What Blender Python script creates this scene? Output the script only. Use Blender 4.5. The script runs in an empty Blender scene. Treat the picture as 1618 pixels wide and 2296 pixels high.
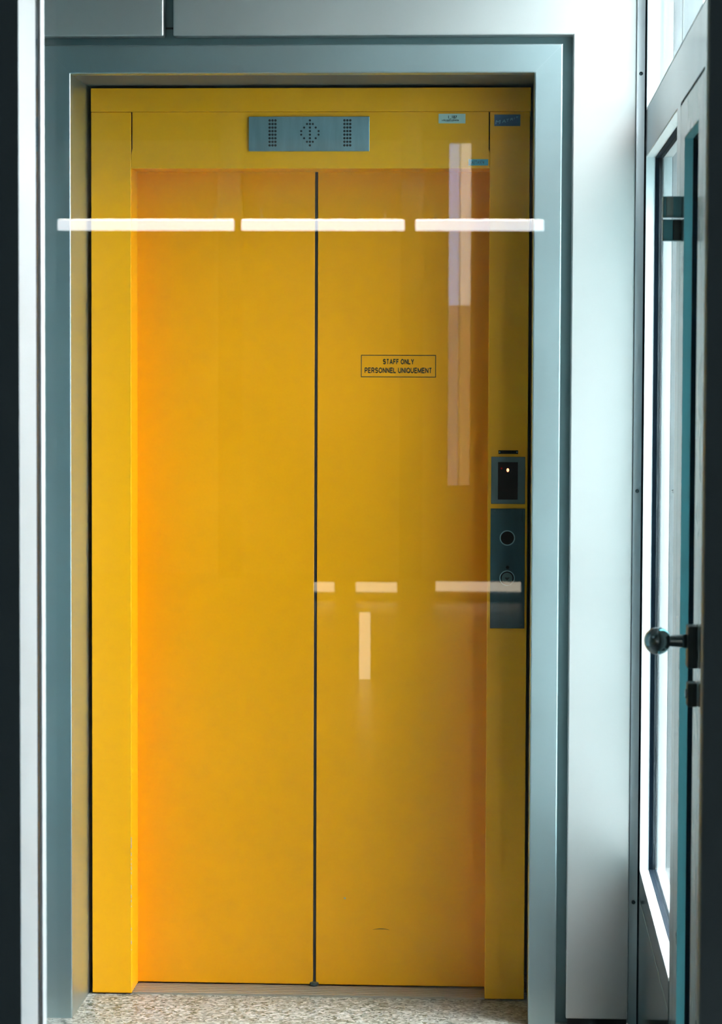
import bpy, bmesh, math, random
from mathutils import Matrix, Vector

random.seed(4)
SC = bpy.context.scene
COL = SC.collection

# ------------------------------------------------------------------ camera
cam_d = bpy.data.cameras.new('camera')
cam = bpy.data.objects.new('camera', cam_d)
COL.objects.link(cam)
SC.camera = cam
cam_d.sensor_fit = 'VERTICAL'
cam_d.sensor_height = 36.0
cam_d.lens = 6000.0 / 2296.0 * 36.0
cam_d.clip_start = 0.05
cam_d.clip_end = 300
R_ = (0.99853575, 0.05396941, 0.0036948)
U_ = (-0.00654331, 0.05269922, 0.99858899)
F_ = (-0.05369854, 0.99715099, -0.05297519)
cam.matrix_world = Matrix(((R_[0], U_[0], -F_[0], 1.1006), (R_[1], U_[1], -F_[1], -6.4625),
                           (R_[2], U_[2], -F_[2], 1.5953), (0, 0, 0, 1)))
cam_d.dof.use_dof = True
cam_d.dof.focus_distance = 6.85
cam_d.dof.aperture_fstop = 9.0

# ------------------------------------------------------------------ sky (bright overcast)
SKY = 62.0
w = bpy.data.worlds.new('overcast_sky')
SC.world = w
w.use_nodes = True
nt = w.node_tree
nt.nodes.clear()
wo = nt.nodes.new('ShaderNodeOutputWorld')
bg = nt.nodes.new('ShaderNodeBackground')
tc = nt.nodes.new('ShaderNodeTexCoord')
sx = nt.nodes.new('ShaderNodeSeparateXYZ')
# CIE overcast sky: three times brighter overhead than at the horizon
cr = nt.nodes.new('ShaderNodeValToRGB')
cr.color_ramp.elements[0].position = 0.0
cr.color_ramp.elements[0].color = (0.333 * 0.96, 0.333 * 0.98, 0.333, 1)
cr.color_ramp.elements[1].position = 1.0
cr.color_ramp.elements[1].color = (0.94, 0.965, 1.0, 1)
nt.links.new(tc.outputs['Generated'], sx.inputs[0])
nt.links.new(sx.outputs['Z'], cr.inputs[0])
nt.links.new(cr.outputs[0], bg.inputs[0])
bg.inputs[1].default_value = SKY
nt.links.new(bg.outputs[0], wo.inputs[0])

# ------------------------------------------------------------------ exposure
SC.view_settings.view_transform = 'Standard'
SC.view_settings.look = 'None'
SC.view_settings.exposure = 0.18
SC.view_settings.gamma = 1.0
SC.view_settings.use_curve_mapping = False

TUBE = 11.0          # lamps in the hall behind the camera
HALL_FILL = 0.8

# ------------------------------------------------------------------ materials
def mat(name, col, rough=0.5, metal=0.0, spec=0.5, var=0.03, vscale=6.0, bump=0.0, bscale=300.0,
        coat=0.0, stretch=(1, 1, 1), rvar=0.05, aniso=0.0):
    m = bpy.data.materials.new(name)
    m.use_nodes = True
    t = m.node_tree
    b = t.nodes['Principled BSDF']
    b.inputs['Roughness'].default_value = rough
    b.inputs['Metallic'].default_value = metal
    b.inputs['Specular IOR Level'].default_value = spec
    b.inputs['Coat Weight'].default_value = coat
    g = t.nodes.new('ShaderNodeTexCoord')
    mp = t.nodes.new('ShaderNodeMapping')
    mp.inputs['Scale'].default_value = stretch
    n = t.nodes.new('ShaderNodeTexNoise')
    n.inputs['Scale'].default_value = vscale
    n.inputs['Detail'].default_value = 4
    t.links.new(g.outputs['Object'], mp.inputs[0])
    t.links.new(mp.outputs[0], n.inputs[0])
    r = t.nodes.new('ShaderNodeValToRGB')
    r.color_ramp.elements[0].position = 0.3
    r.color_ramp.elements[1].position = 0.7
    r.color_ramp.elements[0].color = tuple(c * (1 - var) for c in col) + (1,)
    r.color_ramp.elements[1].color = tuple(min(1, c * (1 + var)) for c in col) + (1,)
    t.links.new(n.outputs['Fac'], r.inputs[0])
    t.links.new(r.outputs[0], b.inputs['Base Color'])
    mr = t.nodes.new('ShaderNodeMapRange')
    mr.inputs['To Min'].default_value = max(0, rough - rvar)
    mr.inputs['To Max'].default_value = min(1, rough + rvar)
    t.links.new(n.outputs['Fac'], mr.inputs[0])
    t.links.new(mr.outputs[0], b.inputs['Roughness'])
    if bump:
        n2 = t.nodes.new('ShaderNodeTexNoise')
        n2.inputs['Scale'].default_value = bscale
        n2.inputs['Detail'].default_value = 3
        t.links.new(mp.outputs[0], n2.inputs[0])
        bp = t.nodes.new('ShaderNodeBump')
        bp.inputs['Strength'].default_value = bump
        bp.inputs['Distance'].default_value = 0.001
        t.links.new(n2.outputs['Fac'], bp.inputs['Height'])
        t.links.new(bp.outputs[0], b.inputs['Normal'])
    return m

def emit_mat(name, col, strength):
    m = bpy.data.materials.new(name)
    m.use_nodes = True
    t = m.node_tree
    t.nodes.clear()
    o = t.nodes.new('ShaderNodeOutputMaterial')
    e = t.nodes.new('ShaderNodeEmission')
    e.inputs[0].default_value = tuple(col) + (1,)
    e.inputs[1].default_value = strength
    t.links.new(e.outputs[0], o.inputs[0])
    return m

def glass_mat(name, tint, gain=1.0):
    """architectural pane: clear with a Schlick reflection on each face"""
    m = bpy.data.materials.new(name)
    m.use_nodes = True
    t = m.node_tree
    t.nodes.clear()
    o = t.nodes.new('ShaderNodeOutputMaterial')
    mx = t.nodes.new('ShaderNodeMixShader')
    tr = t.nodes.new('ShaderNodeBsdfTransparent')
    tr.inputs[0].default_value = tuple(tint) + (1,)
    gl = t.nodes.new('ShaderNodeBsdfGlossy')
    gl.inputs['Roughness'].default_value = 0.0
    ge = t.nodes.new('ShaderNodeNewGeometry')
    dt = t.nodes.new('ShaderNodeVectorMath')
    dt.operation = 'DOT_PRODUCT'
    t.links.new(ge.outputs['Normal'], dt.inputs[0])
    t.links.new(ge.outputs['Incoming'], dt.inputs[1])
    def mth(op, a, b=None):
        n = t.nodes.new('ShaderNodeMath')
        n.operation = op
        for i, v in enumerate((a, b)):
            if v is None:
                continue
            if isinstance(v, (int, float)):
                n.inputs[i].default_value = v
            else:
                t.links.new(v, n.inputs[i])
        return n.outputs[0]
    c = mth('ABSOLUTE', dt.outputs['Value'])
    f = mth('POWER', mth('SUBTRACT', 1.0, c), 5.0)
    f = mth('ADD', mth('MULTIPLY', f, 0.96), 0.04 * gain)
    f = mth('MINIMUM', f, 1.0)
    t.links.new(f, mx.inputs[0])
    t.links.new(tr.outputs[0], mx.inputs[1])
    t.links.new(gl.outputs[0], mx.inputs[2])
    t.links.new(mx.outputs[0], o.inputs[0])
    return m

def terrazzo(name):
    m = bpy.data.materials.new(name)
    m.use_nodes = True
    t = m.node_tree
    b = t.nodes['Principled BSDF']
    b.inputs['Roughness'].default_value = 0.35
    g = t.nodes.new('ShaderNodeTexCoord')
    n0 = t.nodes.new('ShaderNodeTexNoise')
    n0.inputs['Scale'].default_value = 60
    t.links.new(g.outputs['Object'], n0.inputs[0])
    ad = t.nodes.new('ShaderNodeMix')
    ad.data_type = 'VECTOR'
    ad.inputs['Factor'].default_value = 0.02
    t.links.new(g.outputs['Object'], ad.inputs['A'])
    t.links.new(n0.outputs['Color'], ad.inputs['B'])
    v = t.nodes.new('ShaderNodeTexVoronoi')
    v.inputs['Scale'].default_value = 135
    v.inputs['Randomness'].default_value = 1.0
    t.links.new(ad.outputs['Result'], v.inputs[0])
    s = t.nodes.new('ShaderNodeSeparateColor')
    t.links.new(v.outputs['Color'], s.inputs[0])
    r = t.nodes.new('ShaderNodeValToRGB')
    r.color_ramp.interpolation = 'CONSTANT'
    e = r.color_ramp.elements
    e[0].position = 0.0
    e[0].color = (0.05, 0.055, 0.04, 1)
    e[1].position = 0.13
    e[1].color = (0.13, 0.13, 0.10, 1)
    for p, c in ((0.34, (0.22, 0.215, 0.19)), (0.58, (0.31, 0.30, 0.275)), (0.82, (0.42, 0.41, 0.385))):
        k = e.new(p)
        k.color = c + (1,)
    t.links.new(s.outputs[0], r.inputs[0])
    t.links.new(r.outputs[0], b.inputs['Base Color'])
    return m

M = {}
M['steel'] = mat('brushed_steel_cladding', (0.56, 0.66, 0.68), 0.375, 1.0, vscale=3, var=0.03, bump=0.10, bscale=500)
M['panel'] = mat('satin_metal_wall_panel', (0.81, 0.77, 0.75), 0.46, 0.97, vscale=2, var=0.02, bump=0.08, bscale=600)
M['joint'] = mat('grey_joint_metal', (0.15, 0.22, 0.23), 0.5, 0.3)
M['profile'] = mat('satin_corner_profile', (0.64, 0.72, 0.75), 0.5, 0.3)
M['soffit'] = mat('shaded_soffit', (0.13, 0.13, 0.12), 0.6, 0.2)  # lining darkened here: shade under the head put into the colour
M['spandrel'] = mat('dark_glossy_spandrel', (0.05, 0.075, 0.08), 0.10, 0.0, rvar=0.01)
M['sidewall'] = mat('satin_window_metal', (0.56, 0.64, 0.67), 0.13, 0.5, vscale=2, var=0.02)
M['jamb'] = mat('white_window_reveal', (0.80, 0.83, 0.84), 0.4)
M['gasket'] = mat('navy_black_rubber', (0.0015, 0.007, 0.014), 0.8, spec=0.08)
M['black'] = mat('matt_black', (0.006, 0.008, 0.009), 0.7)
M['yellow'] = mat('yellow_powder_coat', (0.88, 0.365, 0.001), 0.36, 0.0, spec=0.3, vscale=3, var=0.025, bump=0.12, bscale=900)
M['yellow_door'] = mat('amber_yellow_door_paint', (0.85, 0.33, 0.001), 0.34, 0.0, spec=0.3, vscale=2.5, var=0.035, bump=0.10, bscale=900)
M['sill'] = mat('worn_aluminium_sill', (0.42, 0.38, 0.32), 0.35, 0.6, vscale=30, var=0.08, stretch=(1, 8, 1))
M['plate'] = mat('brushed_stainless_plate', (0.30, 0.47, 0.52), 0.38, 0.9, vscale=60, var=0.10, stretch=(1, 1, 0.15))
M['plate_dark'] = mat('dark_stainless_plate', (0.035, 0.075, 0.085), 0.40, 0.6, vscale=60, var=0.12, stretch=(1, 1, 0.1))
M['grey_bezel'] = mat('grey_bezel', (0.09, 0.125, 0.12), 0.45, 0.2)
M['ink'] = mat('black_print', (0.012, 0.012, 0.012), 0.6)
M['dot'] = mat('dark_display_dot', (0.006, 0.012, 0.014), 0.4)
M['lens'] = mat('dark_lens', (0.006, 0.006, 0.006), 0.25, spec=0.25)
M['button'] = mat('grey_button_metal', (0.12, 0.17, 0.17), 0.4, 0.5)
M['label_white'] = mat('pale_label', (0.52, 0.66, 0.60), 0.5)
M['label_blue'] = mat('navy_label', (0.03, 0.085, 0.16), 0.4)
M['label_teal'] = mat('teal_label', (0.04, 0.34, 0.46), 0.5)
M['label_print'] = mat('pale_blue_print', (0.20, 0.42, 0.50), 0.5)
M['frame_dark'] = mat('dark_grey_frame_paint', (0.27, 0.32, 0.35), 0.6)
M['frame_white'] = mat('white_frame_return', (0.52, 0.52, 0.53), 0.45)
M['frame_trim'] = mat('grey_green_trim', (0.22, 0.28, 0.25), 0.5)
M['pocket'] = mat('teal_grey_metal', (0.30, 0.52, 0.54), 0.5, 0.0)
M['stile'] = mat('pale_door_stile', (0.60, 0.70, 0.70), 0.14, 0.2, rvar=0.02)
M['chrome'] = mat('dark_polished_steel', (0.42, 0.47, 0.48), 0.14, 1.0)
M['lock'] = mat('dark_lock_metal', (0.035, 0.045, 0.045), 0.35, 0.4)
M['hinge'] = mat('satin_hinge_metal', (0.12, 0.24, 0.26), 0.3, 0.8)
M['hinge_pin'] = mat('brown_grey_hinge_barrel', (0.30, 0.29, 0.26), 0.3, 0.7)
M['screw'] = mat('dark_screw', (0.05, 0.09, 0.10), 0.4, 0.5)
M['floor'] = terrazzo('speckled_granite')
M['lobby_floor'] = mat('dark_bounce_cut_floor', (0.045, 0.05, 0.05), 0.8, bump=0.4, bscale=200)
M['hall_floor'] = mat('dark_stone_floor', (0.06, 0.07, 0.07), 0.35)
M['hall_wall'] = mat('grey_teal_plaster', (0.12, 0.20, 0.21), 0.8)
M['hall_end'] = mat('pale_end_wall', (0.50, 0.46, 0.40), 0.8)
M['ceiling'] = mat('grey_ceiling', (0.09, 0.09, 0.09), 0.85)
M['lobby_left'] = mat('teal_grey_wall', (0.06, 0.14, 0.16), 0.6)
M['ground'] = mat('dimmed_ground', (0.06, 0.065, 0.06), 0.9, vscale=0.6, var=0.1)
M['pane'] = glass_mat('clear_window_glass', (0.97, 0.99, 0.99))
M['teal_pane'] = glass_mat('teal_tinted_glass', (0.25, 0.42, 0.44))
M['cool_pane'] = glass_mat('cool_tinted_glass', (0.30, 0.36, 0.46))
M['warm_pane'] = glass_mat('warm_tinted_glass', (0.45, 0.42, 0.39))
M['cool_pane_low'] = glass_mat('dark_cool_tinted_glass', (0.21, 0.19, 0.22))  # darker lower tints paint the downward fade of the reflected streak
M['warm_pane_low'] = glass_mat('dark_warm_tinted_glass', (0.29, 0.23, 0.17))
M['front_pane'] = glass_mat('clear_partition_glass', (0.975, 0.99, 0.985), 1.0)
M['sky_blocker'] = mat('dark_sky_blocker', (0.07, 0.075, 0.075), 0.9, vscale=0.5, var=0.15)
M['uplight_fill'] = emit_mat('end_wall_fill', (1.0, 0.92, 0.82), 70.0)
M['tube'] = emit_mat('fluorescent_tube_light', (0.93, 0.95, 1.0), TUBE)
M['lamp'] = emit_mat('teal_fill_light', (0.62, 0.90, 1.0), HALL_FILL)
M['floor_glint'] = emit_mat('floor_glint_glow', (1.0, 0.86, 0.66), 4.5)
M['led'] = emit_mat('red_led_light', (1.0, 0.20, 0.08), 7.0)
M['led_dim'] = emit_mat('dim_red_led_light', (0.5, 0.02, 0.02), 0.35)

# ------------------------------------------------------------------ helpers
def tag(o, label=None, cat=None, group=None, kind=None):
    if label: o['label'] = label
    if cat: o['category'] = cat
    if group: o['group'] = group
    if kind: o['kind'] = kind
    return o

def link(name, bm, m, parent=None, bevel=0.0, segs=2, smooth=False):
    me = bpy.data.meshes.new(name)
    bmesh.ops.recalc_face_normals(bm, faces=bm.faces)
    bm.to_mesh(me)
    bm.free()
    me.materials.append(M[m])
    o = bpy.data.objects.new(name, me)
    COL.objects.link(o)
    if parent: 
        o.parent = parent
        o.matrix_parent_inverse = Matrix.Translation(parent.location).inverted()
    if smooth:
        for p in me.polygons: p.use_smooth = True
    if bevel:
        b = o.modifiers.new('edge', 'BEVEL')
        b.width = bevel
        b.segments = segs
        b.limit_method = 'ANGLE'
        b.angle_limit = math.radians(35)
    return o

def add_box(bm, x0, x1, y0, y1, z0, z1):
    v = [bm.verts.new(p) for p in ((x0, y0, z0), (x1, y0, z0), (x1, y1, z0), (x0, y1, z0),
                                   (x0, y0, z1), (x1, y0, z1), (x1, y1, z1), (x0, y1, z1))]
    for f in ((0, 3, 2, 1), (4, 5, 6, 7), (0, 1, 5, 4), (1, 2, 6, 5), (2, 3, 7, 6), (3, 0, 4, 7)):
        bm.faces.new([v[i] for i in f])

def box(name, x0, x1, y0, y1, z0, z1, m, parent=None, bevel=0.0, segs=2):
    bm = bmesh.new()
    add_box(bm, x0, x1, y0, y1, z0, z1)
    return link(name, bm, m, parent, bevel, segs)

def boxes(name, lst, m, parent=None, bevel=0.0):
    bm = bmesh.new()
    for b in lst: add_box(bm, *b)
    return link(name, bm, m, parent, bevel)

def add_prism(bm, pts, y0, y1):
    """polygon in x,z extruded along y"""
    a = [bm.verts.new((x, y0, z)) for x, z in pts]
    b = [bm.verts.new((x, y1, z)) for x, z in pts]
    n = len(pts)
    bm.faces.new(a)
    bm.faces.new(b[::-1])
    for i in range(n):
        bm.faces.new((a[i], b[i], b[(i + 1) % n], a[(i + 1) % n]))

def prism(name, pts, y0, y1, m, parent=None, bevel=0.0):
    bm = bmesh.new()
    add_prism(bm, pts, y0, y1)
    return link(name, bm, m, parent, bevel)

def add_lathe(bm, centre, axis, prof, seg=32):
    """prof: (distance along axis, radius)"""
    ax = Vector(axis).normalized()
    u = ax.orthogonal().normalized()
    v = ax.cross(u)
    rings = []
    for d, r in prof:
        c = Vector(centre) + ax * d
        if r < 1e-7:
            rings.append([bm.verts.new(c)])
        else:
            rings.append([bm.verts.new(c + (u * math.cos(2 * math.pi * k / seg) + v * math.sin(2 * math.pi * k / seg)) * r)
                          for k in range(seg)])
    for A, B in zip(rings, rings[1:]):
        for k in range(seg):
            k2 = (k + 1) % seg
            if len(A) == 1 and len(B) == 1: continue
            if len(A) == 1: bm.faces.new((A[0], B[k], B[k2]))
            elif len(B) == 1: bm.faces.new((A[k], B[0], A[k2]))
            else: bm.faces.new((A[k], B[k], B[k2], A[k2]))
    for R in (rings[0], rings[-1]):
        if len(R) > 1: bm.faces.new(R)

def lathe(name, centre, axis, prof, m, parent=None, seg=32, smooth=False):
    bm = bmesh.new()
    add_lathe(bm, centre, axis, prof, seg)
    return link(name, bm, m, parent, smooth=smooth)

def empty(name, loc):
    o = bpy.data.objects.new(name, None)
    o.location = loc
    o.empty_display_size = 0.05
    COL.objects.link(o)
    return o

def text(name, s, x0, x1, z0, z1, y, m, parent=None, bold=0.012, rot=0.0, shear=0.0, depth=0.0004):
    """lettering facing -y, fitted to the box x0..x1, z0..z1"""
    cu = bpy.data.curves.new(name, 'FONT')
    cu.body = s
    cu.size = 1.0
    cu.offset = bold
    cu.shear = shear
    cu.extrude = 0.0
    tmp = bpy.data.objects.new('tmp_text', cu)
    COL.objects.link(tmp)
    dg = bpy.context.evaluated_depsgraph_get()
    me = bpy.data.meshes.new_from_object(tmp.evaluated_get(dg))
    bpy.data.objects.remove(tmp)
    bm = bmesh.new()
    bm.from_mesh(me)
    bpy.data.meshes.remove(me)
    xs = [v.co.x for v in bm.verts]
    ys = [v.co.y for v in bm.verts]
    ax, bx, ay, by = min(xs), max(xs), min(ys), max(ys)
    r = bmesh.ops.extrude_face_region(bm, geom=list(bm.faces))
    top = {e for e in r['geom'] if isinstance(e, bmesh.types.BMVert)}
    ca, sa = math.cos(rot), math.sin(rot)
    for v in bm.verts:
        px = (v.co.x - ax) / (bx - ax) * (x1 - x0)
        pz = (v.co.y - ay) / (by - ay) * (z1 - z0)
        v.co = Vector((x0 + px * ca - pz * sa, y - (depth if v in top else 0), z0 + px * sa + pz * ca))
    return link(name, bm, m, parent)

def arc(cx, cz, rx, rz, a0, a1, n=10):
    return [(cx + rx * math.cos(math.radians(a0 + (a1 - a0) * k / n)), cz + rz * math.sin(math.radians(a0 + (a1 - a0) * k / n)))
            for k in range(n + 1)]
# bold sans capitals: stroke centre lines in a box 0..1 by 0..1, and the width of each letter
GLYPH = {
    'S': (0.66, [arc(0.5, 0.74, 0.5, 0.26, 25, 180, 9) + arc(0.5, 0.74, 0.5, 0.22, 180, 262, 5) + arc(0.5, 0.27, 0.5, 0.27, 80, -155, 14)]),
    'T': (0.60, [[(0, 1), (1, 1)], [(0.5, 1), (0.5, -0.08)]]),
    'A': (0.74, [[(0, -0.08), (0.5, 1.02), (1, -0.08)], [(0.2, 0.28), (0.8, 0.28)]]),
    'F': (0.54, [[(0, -0.08), (0, 1), (1.06, 1)], [(0, 0.52), (0.9, 0.52)]]),
    'O': (0.78, [arc(0.5, 0.5, 0.5, 0.5, 0, 360, 24)]),
    'N': (0.66, [[(0, -0.08), (0, 1.08)], [(0.02, 1.0), (0.98, 0.0)], [(1, -0.08), (1, 1.08)]]),
    'L': (0.54, [[(0, 1.08), (0, 0), (1.06, 0)]]),
    'Y': (0.66, [[(0, 1.08), (0.5, 0.45), (1, 1.08)], [(0.5, 0.5), (0.5, -0.08)]]),
    'P': (0.60, [[(0, -0.08), (0, 1)] + [(0.5, 1)] + arc(0.55, 0.73, 0.45, 0.27, 90, -90, 8) + [(0, 0.46)]]),
    'E': (0.58, [[(1.06, 1), (0, 1), (0, 0), (1.08, 0)], [(0, 0.52), (0.98, 0.52)]]),
    'R': (0.66, [[(0, -0.08), (0, 1)] + [(0.5, 1)] + arc(0.55, 0.74, 0.42, 0.26, 90, -90, 8) + [(0, 0.48)], [(0.5, 0.48), (1.02, -0.08)]]),
    'U': (0.66, [[(0, 1.08), (0, 0.36)] + arc(0.5, 0.36, 0.5, 0.36, 180, 360, 12) + [(1, 1.08)]]),
    'I': (0.02, [[(0.5, -0.08), (0.5, 1.08)]]),
    'Q': (0.78, [arc(0.5, 0.5, 0.5, 0.5, 0, 360, 24), [(0.6, 0.28), (1.04, -0.08)]]),
    'M': (0.84, [[(0, -0.08), (0, 1.0), (0.5, 0.05), (1, 1.0), (1, -0.08)]]),
}
def capitals(name, s, x0, x1, z0, z1, y, m, parent, t=0.215, gap=0.09, depth=0.0004):
    """strokes of thickness t (in cap heights) centred so that the letters fill the box"""
    h = z1 - z0
    tw = [(GLYPH[c][0] if c != ' ' else 0.10) + t for c in s]
    total = sum(tw) + gap * (len(s) - 1)
    k = (x1 - x0) / total / h          # horizontal condensing
    bm = bmesh.new()
    x = 0.0
    for c, wd in zip(s, tw):
        if c != ' ':
            gw, lines = GLYPH[c]
            for ln in lines:
                P = [((x + t / 2 + px * gw), t / 2 + pz * (1 - t)) for px, pz in ln]
                for i in range(len(P) - 1):
                    (ax, az), (bx_, bz_) = P[i], P[i + 1]
                    dx, dz = bx_ - ax, bz_ - az
                    L = math.hypot(dx, dz) or 1e-6
                    ux, uz = dx / L, dz / L
                    e0 = t * 0.5 if i > 0 and len(P) < 8 else (0.02 if i > 0 else 0)
                    e1 = t * 0.5 if i < len(P) - 2 and len(P) < 8 else (0.02 if i < len(P) - 2 else 0)
                    if c == 'M' : e0 = e1 = min(e0, 0.03)
                    ax, az, bx2, bz2 = ax - ux * e0, az - uz * e0, bx_ + ux * e1, bz_ + uz * e1
                    nx, nz = -uz * t / 2, ux * t / 2
                    q = [(ax + nx, az + nz), (bx2 + nx, bz2 + nz), (bx2 - nx, bz2 - nz), (ax - nx, az - nz)]
                    q = [(x0 + px * k * h, z0 + min(1.0, max(0.0, pz)) * h) for px, pz in q]
                    add_prism(bm, q, y - depth, y)
        x += wd + gap
    return link(name, bm, m, parent)

XW = 1.4303          # lobby side of the right wall
XL = -0.42           # lobby side of the left wall
ZC = 2.92            # lobby ceiling
YP = -2.16           # hall side of the glazed partition

# ================================================================== SETTING
fl = box('floor', XL - 0.3, XW + 0.12, -0.22, 0.62, -0.10, 0.0, 'floor')
tag(fl, kind='structure')
tag(box('floor_lobby', XL - 0.3, XW + 0.12, -2.45, -0.2205, -0.10, -0.001, 'lobby_floor'), kind='structure')  # unseen floor, made dark to cut bounce light on the lift wall
ce = box('ceiling', XL - 0.3, XW + 0.12, YP, 0.5, ZC, ZC + 0.12, 'ceiling')
tag(ce, kind='structure')

# back wall: carcass round the lift recess, clad with metal panels
AX, BX, TZ = 0.0460, 1.1642, 2.3071
wb = boxes('wall_back', [(XL - 0.3, AX - 0.016, 0.045, 0.62, 0, ZC), (BX + 0.016, XW + 0.12, 0.045, 0.62, 0, ZC),
                         (AX - 0.016, BX + 0.016, 0.045, 0.62, TZ + 0.016, ZC),
                         (AX - 0.016, BX + 0.016, 0.56, 0.62, 0, TZ + 0.016)], 'joint')
tag(wb, kind='structure')
box('wall_panel', XL, 0.2717, 0.0, 0.044, 2.3968, ZC, 'panel', wb, 0.004, 3)
prism('wall_panel', [(0.2955, 2.3968), (1.2560, 2.3968), (1.2560, 0.0190), (1.4062, 0.0190), (1.4062, ZC), (0.2955, ZC)],
      0.0, 0.044, 'panel', wb, 0.003)
box('wall_panel', XL, -0.0480, 0.0, 0.044, 0.0190, 2.3900, 'panel', wb, 0.003)
box('joint_bar', 0.2730, 0.2942, 0.040, 0.046, 2.4185, 2.4225, 'black', wb)
# dark shadow line behind the head cladding
# corner profile, curved towards the window
bm = bmesh.new()
arc = [(1.4075 + 0.0215 * k / 14, 0.002 - 0.0080 * (k / 14) ** 2.2) for k in range(15)]
pts = [(1.4075, 0.006)] + arc + [(XW, -0.0060), (XW, 0.028), (1.4075, 0.028)]
lo = [bm.verts.new((x, y, 0.0)) for x, y in pts]
hi = [bm.verts.new((x, y, ZC)) for x, y in pts]
bm.faces.new(lo); bm.faces.new(hi[::-1])
for i in range(len(pts)):
    j = (i + 1) % len(pts)
    f = bm.faces.new((lo[i], lo[j], hi[j], hi[i]))
    f.smooth = 1 <= i < 15
cp = link('corner_profile', bm, 'profile', wb)
box('dark_joint', XW - 0.0034, XW, -0.0085, -0.0062, 0.0, ZC, 'gasket', wb)
for z in (2.3046, 1.3069, 0.3078):
    lathe('screw', (1.4180, 0.0040, z), (0, -1, 0), [(0, 0.0046), (0.0065, 0.0046), (0.0078, 0.0032), (0.0070, 0.0014), (0.0066, 0.0)], 'screw', cp, 16)
bb = box('baseboard_back', 1.2600, 1.4035, 0.008, 0.028, 0.0, 0.0180, 'black')
tag(bb, kind='structure')

# steel surround of the lift: mitred casing and reveal
t1 = empty('trim_1', (0.605, 0.0, 0.0))
tag(t1, kind='structure')
OL, OR, OT = AX - 0.0685, 1.2318, 2.3761
CB = 0.0035
def casing(pts, sel):
    bm = bmesh.new()
    add_prism(bm, pts, 0.0, 0.040)
    bm.verts.ensure_lookup_table()
    lay = bm.edges.layers.float.new('bevel_weight_edge')
    n = len(pts)
    for k in sel:
        e = bm.edges.get((bm.verts[k], bm.verts[(k + 1) % n]))
        e[lay] = 1.0
    o = link('casing', bm, 'steel', t1, CB, 3)
    o.modifiers['edge'].limit_method = 'WEIGHT'
casing([(OL, OT), (OR, OT), (BX, TZ), (AX, TZ)], (0, 2))
casing([(OL, 0.0), (OL, OT), (AX, TZ), (AX, 0.0)], (0, 2))
casing([(BX, 0.0), (BX, TZ), (OR, OT), (OR, 0.0)], (0, 2))
for (xa, za), (xb, zb) in (((OL, OT), (AX, TZ)), ((BX, TZ), (OR, OT))):
    prism('mitre_line', [(xa, za + 0.0005), (xb, zb + 0.0005), (xb, zb - 0.0005), (xa, za - 0.0005)], -0.0003, 0.0, 'profile', t1)
RY = 0.50
box('reveal_lining', AX - 0.012, AX, 0.0405, RY, 0.0, TZ, 'steel', t1)
box('reveal_lining', BX, BX + 0.012, 0.0405, RY, 0.0, TZ, 'steel', t1)
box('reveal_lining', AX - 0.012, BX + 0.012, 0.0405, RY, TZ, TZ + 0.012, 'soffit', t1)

# ------------------------------------------------------------------ right wall with windows and door
ZS, ZT0, ZT1 = 0.3910, 2.1063, 2.2144       # sill, transom underside, transom top
YF, YN, YQ = -0.0400, -1.2000, -2.0400      # far jamb, near jamb, end of wall
wr = boxes('wall_right', [(XW, XW + 0.13, YF, 0.03, 0, ZC), (XW, XW + 0.13, YN, YF, 0, ZS),
                          (XW, XW + 0.13, YQ, YF, ZT0, ZT1), (XW, XW + 0.13, -1.2950, YN, 0, ZT0),
                          (XW + 0.045, XW + 0.13, YQ, -1.7850, 0, ZT0), (XW + 0.045, XW + 0.13, -1.4200, -1.2950, 0, ZT0),
                          (XW + 0.045, XW + 0.13, -1.7850, -1.4200, 0, 0.16), (XW + 0.045, XW + 0.13, -1.7850, -1.4200, 2.031, ZT0),
                          (XW, XW + 0.045, YQ, -1.9250, 0, ZT0),
                          (XW, XW + 0.13, YQ, -1.9600, ZT1, ZC)], 'sidewall')
tag(wr, kind='structure')
box('spandrel_panel', XW - 0.0010, XW + 0.001, YN, -0.0410, 0.020, ZS - 0.001, 'spandrel', wr)
box('ledge_strip', XW - 0.0015, XW, YN, -0.0440, 0.3255, 0.3300, 'frame_trim', wr)
box('baseboard_right', XW - 0.002, XW + 0.0, -1.95, -0.045, 0.0, 0.018, 'black').update_tag()
tag(bpy.data.objects['baseboard_right'], kind='structure')

def window(name, y0, y1, z0, z1):
    """y0 = near end, y1 = far end; white lining, dark gasket, pane"""
    wn = empty(name, (XW, (y0 + y1) / 2, z0))
    tag(wn, kind='structure')
    a, b = XW, XW + 0.0215
    T = 0.004
    boxes('window_frame', [(a, b, y1 - T, y1, z0, z1), (a, b, y0, y0 + T, z0, z1),
                           (a, b, y0 + T, y1 - T, z0, z0 + T), (a, b, y0 + T, y1 - T, z1 - T, z1)], 'jamb', wn)
    a, b = b, b + 0.0093
    T2 = T + 0.002
    boxes('gasket', [(a, b, y1 - T2, y1, z0, z1), (a, b, y0, y0 + T2, z0, z1),
                     (a, b, y0 + T2, y1 - T2, z0, z0 + T2), (a, b, y0 + T2, y1 - T2, z1 - T2, z1)], 'gasket', wn)
    box('glass_pane', b, b + 0.006, y0, y1, z0, z1, 'pane', wn)
    a = b + 0.006
    boxes('outer_frame', [(a, a + 0.05, y1 - 0.012, y1, z0, z1), (a, a + 0.05, y0, y0 + 0.012, z0, z1),
                          (a, a + 0.05, y0 + 0.012, y1 - 0.012, z0, z0 + 0.012),
                          (a, a + 0.05, y0 + 0.012, y1 - 0.012, z1 - 0.012, z1)], 'jamb', wn)
    return wn
window('window_1', YN, YF, ZS, ZT0)
window('window_2', -1.9600, YF + 0.010, ZT1, ZC)

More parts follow.
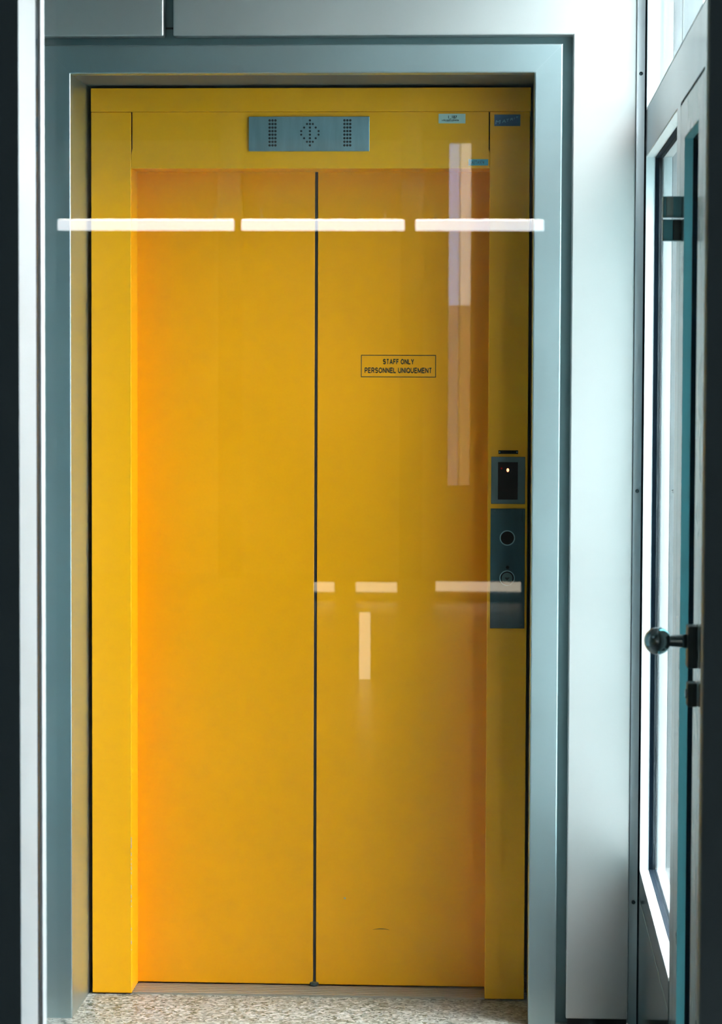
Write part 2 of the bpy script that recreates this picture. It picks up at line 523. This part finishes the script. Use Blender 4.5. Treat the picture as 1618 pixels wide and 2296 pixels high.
# the service door in the right wall
d1 = empty('door_1', (XW, -1.61, 0.0))
tag(d1, kind='structure')
DN, DF, DT = -1.9200, -1.3000, 2.0995
PN, PF, PT, PB = -1.7850, -1.4200, 2.0310, 0.16
leaf = boxes('door_leaf', [(XW, XW + 0.040, DN, PN, 0.004, DT), (XW, XW + 0.040, PF, DF, 0.004, DT),
                           (XW, XW + 0.040, PN, PF, PT, DT), (XW, XW + 0.040, PN, PF, 0.004, PB)], 'stile', d1)
boxes('pocket_lining', [(XW + 0.0004, XW + 0.0160, PF - 0.003, PF, PB, PT), (XW + 0.0004, XW + 0.0160, PN, PF - 0.003, PT - 0.003, PT)], 'pocket', d1)
a, b = XW + 0.0162, XW + 0.0268
boxes('glazing_gasket', [(a, b, PF - 0.004, PF, PB, PT), (a, b, PN, PN + 0.004, PB, PT),
                         (a, b, PN + 0.004, PF - 0.004, PB, PB + 0.004), (a, b, PN + 0.004, PF - 0.004, PT - 0.004, PT)], 'gasket', d1)
box('glass_pane', XW + 0.0270, XW + 0.033, PN, PF, PB, PT, 'teal_pane', d1)
box('door_gap', XW + 0.0005, XW + 0.006, DF, -1.2952, 0.004, 2.1045, 'black', d1)

# knob, its plate and the lock on the door's near stile
kb = empty('ball_knob', (XW, -1.860, 1.1323))
tag(kb, 'polished steel ball knob on a stem, on the door in the right wall', 'door knob')
box('back_plate', XW - 0.0165, XW, -1.885, -1.835, 1.0875, 1.1595, 'lock', kb, 0.002)
lathe('stem', (XW - 0.016, -1.860, 1.1323), (-1, 0.0, 0.0),
      [(0, 0.0125), (0.010, 0.0115), (0.022, 0.0105), (0.036, 0.0095), (0.048, 0.0088)], 'chrome', kb, 24, True)
prof = [(0.0235 - 0.0235 * math.cos(math.pi * k / 20), 0.0235 * math.sin(math.pi * k / 20)) for k in range(21)]
lathe('ball', (XW - 0.0430, -1.860, 1.1323), (-1, 0, 0), prof, 'chrome', kb, 36, True)
lk = empty('lock_cylinder', (XW, -1.860, 1.042))
tag(lk, 'small dark lock cylinder block below the ball knob', 'lock')
box('cylinder_block', XW - 0.0160, XW, -1.885, -1.845, 1.0215, 1.0620, 'lock', lk, 0.002)
lathe('key_barrel', (XW - 0.016, -1.865, 1.042), (-1, 0, 0), [(0, 0.008), (0.002, 0.008), (0.003, 0.007)], 'chrome', lk, 20)

hg = empty('hinge', (XW, -1.36, 1.883))
tag(hg, 'blocky metal hinge in two halves near the top of the door in the right wall', 'hinge')
for z0, z1 in ((1.8850, 1.9245), (1.8410, 1.8815)):
    k = box('hinge_leaf', XW - 0.0360, XW, -1.372, -1.340, z0, z1, 'hinge', hg, 0.0015)
box('hinge_barrel', XW - 0.0300, XW - 0.0170, -1.3765, -1.3718, 1.8862, 1.9232, 'hinge_pin', hg, 0.0012)
box('hinge_barrel', XW - 0.0170, XW - 0.0020, -1.3765, -1.3718, 1.8422, 1.8802, 'lock', hg, 0.0012)

# ------------------------------------------------------------------ left wall, lift shaft side
wl = box('wall_left', XL - 0.12, XL, YP, 0.03, 0.0, ZC, 'lobby_left')
tag(wl, kind='structure')

# ------------------------------------------------------------------ glazed partition we look through
GX0, GX1 = 0.3140, 1.4207
pw = empty('window_3', (0.87, YP, 0.0))
tag(pw, kind='structure')
box('frame_post', GX0 - 0.34, GX0 - 0.0, YP, YP + 0.004, 0.0, ZC, 'frame_dark', pw)
box('frame_return', GX0 - 0.06, GX0, YP + 0.0042, -2.0010, 0.0, ZC, 'frame_white', pw)
box('glazing_gasket', GX0 - 0.06, GX0 - 0.0050, -2.0005, -1.9535, 0.0, ZC, 'gasket', pw)
box('glazing_bead', GX0 - 0.06, GX0, -1.9530, -1.9155, 0.0, ZC, 'frame_white', pw)
box('frame_post', GX1, GX1 + 0.45, YP, YP + 0.05, 0.0, ZC, 'frame_dark', pw)
box('edge_trim', GX1 - 0.0010, GX1 + 0.006, YP + 0.006, -2.105, 0.0, ZC, 'frame_trim', pw)
box('glazing_gasket', GX1 + 0.004, GX1 + 0.04, YP + 0.051, -2.0420, 0.0, ZC, 'gasket', pw)
box('frame_rail', GX0 - 0.001, GX1 + 0.001, YP + 0.01, -2.04, 2.62, 2.74, 'frame_dark', pw)
box('frame_rail', GX0 - 0.001, GX1 + 0.001, YP + 0.01, -2.04, 0.0, 0.10, 'frame_dark', pw)
box('glass_pane', GX0 - 0.0012, XW - 0.0003, -1.984, -1.976, 0.0, ZC, 'front_pane', pw)
# partition wall either side
tag(box('wall_partition', -5.0, GX0 - 0.34, YP, -1.93, 0.0, 3.9, 'hall_wall'), kind='structure')
tag(box('wall_partition', GX1 + 0.45, 5.5, YP, -2.04, 0.0, 3.9, 'hall_wall'), kind='structure')
tag(box('wall_partition', GX0 - 0.34, GX1 + 0.45, YP, -2.04, ZC, 3.9, 'hall_wall'), kind='structure')

# ------------------------------------------------------------------ the hall on our side of the glass
HY = -18.3
tag(box('floor_hall', -5.0, 5.5, HY, -2.45, -0.10, 0.0, 'hall_floor'), kind='structure')
tag(box('ceiling_hall', -5.1, 5.6, HY - 0.1, YP, 3.9, 4.0, 'hall_wall'), kind='structure')
tag(box('wall_hall_left', -5.1, -5.0, HY, YP, 0.0, 3.9, 'hall_wall'), kind='structure')
tag(box('wall_hall_right', 5.5, 5.6, HY, YP, 0.0, 3.9, 'hall_wall'), kind='structure')
# end wall with a tall narrow two-light window
S0, SM0, SM1, S1, SB, SZ = 0.6525, 0.7330, 0.7400, 0.8222, 0.70, 3.3533
tag(boxes('wall_hall_end', [(-5.0, S0, HY - 0.1, HY, 0, 3.37), (S1, 5.5, HY - 0.1, HY, 0, 3.37), (S0, S1, HY - 0.1, HY, 0, SB),
                            (S0, S1, HY - 0.1, HY, SZ, 3.37)], 'hall_end'), kind='structure')
tag(box('trim_2', -5.0, 5.5, HY - 0.1, HY, 3.37, 3.9, 'hall_wall'), kind='structure')
w4 = empty('window_4', (0.737, HY, SB))
tag(w4, kind='structure')
box('mullion', SM0, SM1, HY - 0.06, HY - 0.02, SB, SZ, 'frame_dark', w4)
for a, b, z0, z1, mm in ((S0, SM0, 2.1, SZ, 'cool_pane'), (SM1, S1, 2.1, SZ, 'warm_pane'),
                         (S0, SM0, SB, 2.1, 'cool_pane_low'), (SM1, S1, SB, 2.1, 'warm_pane_low')):
    box('glass_pane', a, b, HY - 0.05, HY - 0.044, z0, z1, mm, w4)
for i, x in enumerate((-1.01, 0.38)):
    tag(box('trim_%d' % (i + 3), x - 0.085, x + 0.085, -18.1, -17.9, 0.0, 3.9, 'hall_wall'), kind='structure')

def tube(x0, x1, label):
    e = empty('tube_light', ((x0 + x1) / 2, -17.5, 2.715))
    tag(e, label, 'lamp', 'tube lights reflected in the glass')
    box('housing', x0, x1, -17.54, -17.503, 2.634, 2.712, 'frame_dark', e)
    box('diffuser', x0 + 0.005, x1 - 0.005, -17.503, -17.44, 2.632, 2.710, 'tube', e, 0.004)
    box('uplight_fill', x0 + 0.01, x1 - 0.01, -17.535, -17.508, 2.712, 2.716, 'uplight_fill', e)  # hidden glow added to brighten the end wall above the tubes
    for x in (x0 + 0.15, x1 - 0.15):
        box('suspension_rod', x - 0.004, x + 0.004, -17.525, -17.517, 2.712, 3.9, 'frame_dark', e)
tube(-2.259, -0.929, 'long white tube light whose reflection crosses the left door leaf')
tube(-0.879, 0.345, 'long white tube light whose reflection crosses the middle seam of the lift doors')
tube(0.418, 1.379, 'long white tube light whose reflection crosses the right jamb of the lift')

for x0, x1, z1 in ((-0.223, -0.077, 0.125), (0.069, 0.357, 0.126), (0.623, 1.216, 0.136)):
    e = empty('floor_glint_light', ((x0 + x1) / 2, -16.0, 0.0))  # added glowing strips stand in for reflections on the hall floor
    tag(e, 'added glowing strip standing in for a floor reflection, over the right door leaf, %s' %
        {-0.223: 'nearest the seam', 0.069: 'second from the seam', 0.623: 'running onto the call panel'}[x0], 'lamp', 'added strips for floor reflections')
    box('housing', x0, x1, -16.05, -16.003, 0.0, z1, 'frame_dark', e)
    box('diffuser', x0 + 0.002, x1 - 0.002, -16.003, -15.99, z1 - 0.068, z1 - 0.002, 'floor_glint', e)
e = empty('upright_glint_light', (0.385, -11.2, 0.0))  # added glowing upright stands in for a streak reflected in the floor
tag(e, 'added glowing upright standing in for a floor reflection, an upright streak on the right door leaf', 'lamp')
box('housing', 0.354, 0.416, -11.26, -11.203, 0.0, 0.36, 'frame_dark', e)
box('diffuser', 0.357, 0.413, -11.203, -11.19, 0.006, 0.35, 'floor_glint', e)

# unseen teal fill panels, added at the hall ceiling to light the fronts
for k, (x, y) in enumerate(((-1.6, -4.6), (2.6, -4.6), (-1.6, -9.5), (2.6, -9.5))):
    e = empty('hall_fill_light', (x, y, 3.9))
    tag(e, 'added square fill light at the hall ceiling, %s' % ('front left behind the camera', 'front right behind the camera', 'rear left behind the camera', 'rear right behind the camera')[k], 'lamp', 'added hall fill lights')
    box('frame', x - 0.62, x + 0.62, y - 0.62, y + 0.62, 3.86, 3.9, 'frame_dark', e)
    box('diffuser', x - 0.6, x + 0.6, y - 0.6, y + 0.6, 3.852, 3.86, 'lamp', e)

# the ground outside
tag(box('ground', -60, 60, -80, 60, -3.6, -3.5, 'ground'), kind='structure')  # unseen, kept dark so little light rises into the recess

tag(box('wall_sky_blocker', 15.0, 24.0, -45, 30, -3.5, 6.0, 'sky_blocker'), kind='structure')  # unseen block added to cut low sky light and darken the recess top

# ================================================================== THE LIFT
Y1, Y2 = 0.2595, 0.3751
JL, JR = 0.1567, 1.0567
YL0, YR1, YT = 0.0556, 1.1565, 2.2996
lift = empty('elevator_door', (0.605, Y1, 0.0))
tag(lift, 'yellow two-leaf lift door with yellow posts and header, set back in the steel surround', 'elevator door')
box('side_post', YL0, JL, Y1, 0.46, 0.003, 2.2400, 'yellow', lift, 0.0022, 3)
box('side_post', JR, YR1, Y1, 0.46, 0.003, 2.2400, 'yellow', lift, 0.0022, 3)
HB = 2.0988
prism('header', [(JL, HB), (JR, HB), (JR, 2.1380), (JR - 0.0026, 2.1480), (JR - 0.0026, 2.2400), (JL + 0.0034, 2.2400), (JL + 0.0034, 2.1480), (JL, 2.1340)],
      Y1 + 0.0006, 0.42, 'yellow', lift, 0.0010)
box('head_strip', YL0, YR1 + 0.002, Y1 - 0.002, 0.42, 2.2405, YT, 'yellow', lift, 0.0015)
box('gap_filler', JL + 0.0001, JL + 0.0033, Y1 + 0.012, 0.40, 2.150, 2.2400, 'black', lift)
box('gap_filler', JR - 0.0025, JR - 0.0001, Y1 + 0.012, 0.40, 2.150, 2.2400, 'black', lift)
dl = box('door_panel', JL - 0.02, 0.6122, Y2, Y2 + 0.03, 0.0065, 2.14, 'yellow_door', lift, 0.0018, 3)
dr = box('door_panel', 0.6196, JR + 0.02, Y2, Y2 + 0.03, 0.0065, 2.14, 'yellow_door', lift, 0.0018, 3)
box('seam_seal', 0.6124, 0.6194, Y2 + 0.0030, Y2 + 0.028, 0.012, 2.13, 'black', lift)
# guide shoe under the seam
bm = bmesh.new()
add_lathe(bm, (0.6160, Y2 - 0.004, 0.0045), (0, 0, 1), [(0, 0.0095), (0.003, 0.0122), (0.008, 0.0112), (0.0095, 0.006)], 24)
link('guide_shoe', bm, 'lock', lift)
sl = box('sill', JL, JR, Y1 + 0.006, Y2 + 0.06, 0.0, 0.0018, 'sill', lift)
bm = bmesh.new()
for k in range(6):
    y = Y1 + 0.010 + k * 0.0182
    add_box(bm, JL + 0.001, JR - 0.001, y, y + 0.0115, 0.0018, 0.0042)
rg = link('ridges', bm, 'sill', sl)
# worn spots on the paint
def scuff(name, pts, wd, y, m, parent):
    bm = bmesh.new()
    n = len(pts)
    up = []; dn = []
    for i, (x, z) in enumerate(pts):
        t = wd * math.sin(math.pi * (i + 0.35) / (n - 0.3)) / 2 + 0.0001
        up.append((x, z + t)); dn.append((x, z - t))
    add_prism(bm, up + dn[::-1], y - 0.0002, y)
    return link(name, bm, m, parent)
scuff('scratch', [(0.7664 + 0.0438 * k / 10, 0.1515 + 0.0030 * math.sin(math.pi * k / 10)) for k in range(11)], 0.0016, Y2, 'ink', dr)
lathe('scratch', (0.6945, Y2, 0.2327), (0, -1, 0), [(0, 0.0028), (0.0002, 0.0028)], 'sill', dr, 12)
bm = bmesh.new()
for k in range(22):
    z = random.uniform(0.05, 0.42) if k > 2 else random.uniform(0.3, 0.45)
    h = random.uniform(0.002, 0.010)
    add_box(bm, JL - 0.0016, JL - 0.0002, Y1 - 0.0002, Y1 + 0.0012, z, z + h)
ch = link('paint_chips', bm, 'frame_white', bpy.data.objects['side_post'])
tag(ch, kind='stuff')

# ------------------------------------------------------------------ things fixed to the header
def disc(bm, x, z, y0, y1, r, seg=12):
    add_lathe(bm, (x, y1, z), (0, -1, 0), [(0, r), (y1 - y0, r)], seg)

pi = empty('position_indicator', (0.605, Y1, 2.142))
tag(pi, 'wide brushed steel display plate with dotted bars and arrows above the lift doors', 'display')
box('face_plate', 0.4541, 0.7565, Y1 - 0.006, Y1, 2.1415, 2.2277, 'plate', pi, 0.0010)
bm = bmesh.new()
px, pz, yf = 0.00725, 0.00885, Y1 - 0.006
def zr(k): return 2.2180 - k * pz
for cx in (0.5138, 0.7012):
    for i in (-1, 0, 1):
        for k in range(8):
            disc(bm, cx + i * px, zr(k), yf - 0.0004, yf, 0.0031)
cx = 0.6075
for k in range(8): disc(bm, cx, zr(k), yf - 0.0004, yf, 0.0029)
for i, ks in ((1, (1, 6)), (2, (2, 5)), (3, (3, 4))):
    for k in ks:
        disc(bm, cx + i * px, zr(k), yf - 0.0004, yf, 0.0027)
        disc(bm, cx - i * px, zr(k), yf - 0.0004, yf, 0.0027)
tag(link('display_dots', bm, 'dot', pi), kind='stuff')

il = empty('inventory_label', (0.9624, Y1, 2.2104))
tag(il, 'small pale label with printed number on the header right of the display plate', 'label')
box('backing', 0.9289, 0.9958, Y1 - 0.0006, Y1 + 0.0004, 2.2108, 2.2345, 'label_white', il)
text('lettering', '1_187', 0.9530, 0.9745, 2.2215, 2.2300, Y1 - 0.0006, 'ink', il, 0.02)
bm = bmesh.new()
x = 0.9370
while x < 0.9775:
    wd = random.uniform(0.0007, 0.0017)
    h = random.uniform(0.0030, 0.0046)
    add_box(bm, x, x + wd, Y1 - 0.0009, Y1 - 0.0006, 2.2165 - (0.001 if 0.945 < x < 0.965 else 0), 2.2165 + h)
    x += wd + random.uniform(0.0003, 0.0012)
tag(link('fine_print', bm, 'ink', il), kind='stuff')

bl = empty('maker_label', (1.1001, Y1, 2.2036))
tag(bl, 'dark blue sticker with slanting pale lettering at the top of the right post', 'label')
box('backing', 1.0678, 1.1324, Y1 - 0.0006, Y1 + 0.0004, 2.2040, 2.2325, 'label_blue', bl)
xx, zz, s = 1.0705, 2.2085, 1.0
for ch_, wd, h in (('M', 0.0140, 0.0090), ('A', 0.0100, 0.0078), ('T', 0.0070, 0.0066), ('R', 0.0070, 0.0058), ('I', 0.0022, 0.0050), ('X', 0.0075, 0.0044)):
    text('lettering', ch_, xx, xx + wd, zz, zz + h, Y1 - 0.0006, 'label_print', bl, 0.0, 0.12, 0.2)
    xx += wd + 0.0020
    zz += 0.0030

at = empty('asset_tag', (1.0286, Y1, 2.1063))
tag(at, 'small teal tag reading AETA974 low on the right end of the header', 'label')
box('backing', 1.0040, 1.0531, Y1 - 0.0002, Y1 + 0.0012, 2.1063, 2.1218, 'label_teal', at)
text('lettering', 'AETA974', 1.0105, 1.0432, 2.1092, 2.1185, Y1 - 0.0002, 'ink', at, 0.0)

sg = empty('notice_sign', (0.8268, Y2, 1.5763))
tag(sg, 'framed black notice reading STAFF ONLY PERSONNEL UNIQUEMENT on the right lift door leaf', 'sign')
bx0, bx1, bz0, bz1, tk = 0.7309, 0.9226, 1.5770, 1.6340, 0.0020
boxes('border', [(bx0, bx1, Y2 - 0.0004, Y2 + 0.0002, bz0, bz0 + tk), (bx0, bx1, Y2 - 0.0004, Y2 + 0.0002, bz1 - tk, bz1),
                 (bx0, bx0 + tk, Y2 - 0.0004, Y2 + 0.0002, bz0 + tk, bz1 - tk), (bx1 - tk, bx1, Y2 - 0.0004, Y2 + 0.0002, bz0 + tk, bz1 - tk)], 'ink', sg)
capitals('lettering', 'STAFF ONLY', 0.7868, 0.8666, 1.6100, 1.6240, Y2, 'ink', sg)
capitals('lettering', 'PERSONNEL UNIQUEMENT', 0.7402, 0.9122, 1.5875, 1.6020, Y2, 'ink', sg)

# ------------------------------------------------------------------ things on the right post
np_ = empty('name_plate', (1.1078, Y1, 1.3865))
tag(np_, 'tiny black plate with two screws above the floor display', 'plate')
box('plate', 1.0832, 1.1324, Y1 - 0.0015, Y1, 1.3865, 1.3955, 'lens', np_)
for x in (1.0860, 1.1296):
    lathe('screw', (x, Y1 - 0.0015, 1.391), (0, -1, 0), [(0, 0.0019), (0.0006, 0.0016)], 'plate', np_, 12)

fd = empty('floor_display', (1.108, Y1, 1.2611))
tag(fd, 'grey framed black display with a glowing red dot on the right post', 'display')
box('bezel', 1.0655, 1.1505, Y1 - 0.005, Y1, 1.2611, 1.3793, 'grey_bezel', fd, 0.001)
box('screen', 1.0825, 1.1320, Y1 - 0.0058, Y1 - 0.005, 1.2722, 1.3660, 'lens', fd)
bm = bmesh.new()
add_lathe(bm, (0, 0, 0), (0, -1, 0), [(0, 0.0030), (0.0008, 0.0030), (0.0012, 0.0020)], 20)
for v in bm.verts: v.co = Vector((1.107 + v.co.x, Y1 - 0.0058 + v.co.y, 1.346 + v.co.z * 1.5))
link('lit_dot', bm, 'led', fd)
lathe('dim_dot', (1.0913, Y1 - 0.0058, 1.3503), (0, -1, 0), [(0, 0.0022), (0.0003, 0.0022)], 'led_dim', fd, 16)

cpn = empty('call_panel', (1.108, Y1, 0.9475))
tag(cpn, 'tall dark steel call panel with two round buttons on the right post', 'call panel')
fp = box('face_plate', 1.0648, 1.1510, Y1 - 0.004, Y1, 0.9475, 1.2493, 'plate_dark', cpn, 0.0008)
yf = Y1 - 0.004
def ring(name, x, z, r0, r1, m, parent, d=0.0012):
    bm = bmesh.new()
    seg = 36
    P = []
    for (r, dd) in ((r0, 0), (r0, d), (r1, d), (r1, 0)):
        P.append([bm.verts.new((x + r * math.cos(2 * math.pi * k / seg), yf - dd, z + r * math.sin(2 * math.pi * k / seg))) for k in range(seg)])
    for a in range(4):
        A, B = P[a], P[(a + 1) % 4]
        for k in range(seg):
            bm.faces.new((A[k], A[(k + 1) % seg], B[(k + 1) % seg], B[k]))
    return link(name, bm, m, parent)
b1 = lathe('upper_button', (1.107, yf, 1.1755), (0, -1, 0), [(0, 0.0165), (0.0005, 0.0165)], 'lens', cpn, 36)
ring('rim', 1.107, 1.1755, 0.0167, 0.0193, 'plate', b1)
b2 = lathe('lower_button', (1.107, yf, 1.0744), (0, -1, 0), [(0, 0.0135), (0.0018, 0.0135), (0.0024, 0.0125)], 'button', cpn, 36)
ring('rim', 1.107, 1.0744, 0.0170, 0.0193, 'plate', b2)
ring('dark_gap', 1.107, 1.0744, 0.0137, 0.0168, 'lens', b2, 0.0003)
prism('arrow', [(1.1005, 1.0760), (1.1135, 1.0760), (1.1070, 1.0685)], yf - 0.0028, yf - 0.0023, 'ink', b2)
lathe('indicator_dot', (1.1078, yf, 1.1014), (0, -1, 0), [(0, 0.0042), (0.0004, 0.0042)], 'lens', cpn, 20)
for x, z in ((1.0752, 1.2440), (1.1421, 0.9565)):
    lathe('screw', (x, yf, z), (0, -1, 0), [(0, 0.0026), (0.0008, 0.0022)], 'screw', cpn, 14)
bm = bmesh.new()
add_box(bm, 1.1438, 1.1442, yf - 0.0002, yf, 1.215, 1.246)
add_box(bm, 1.1418, 1.1421, yf - 0.0002, yf, 1.220, 1.233)
link('scratch', bm, 'lens', cpn)

bpy.context.view_layer.update()
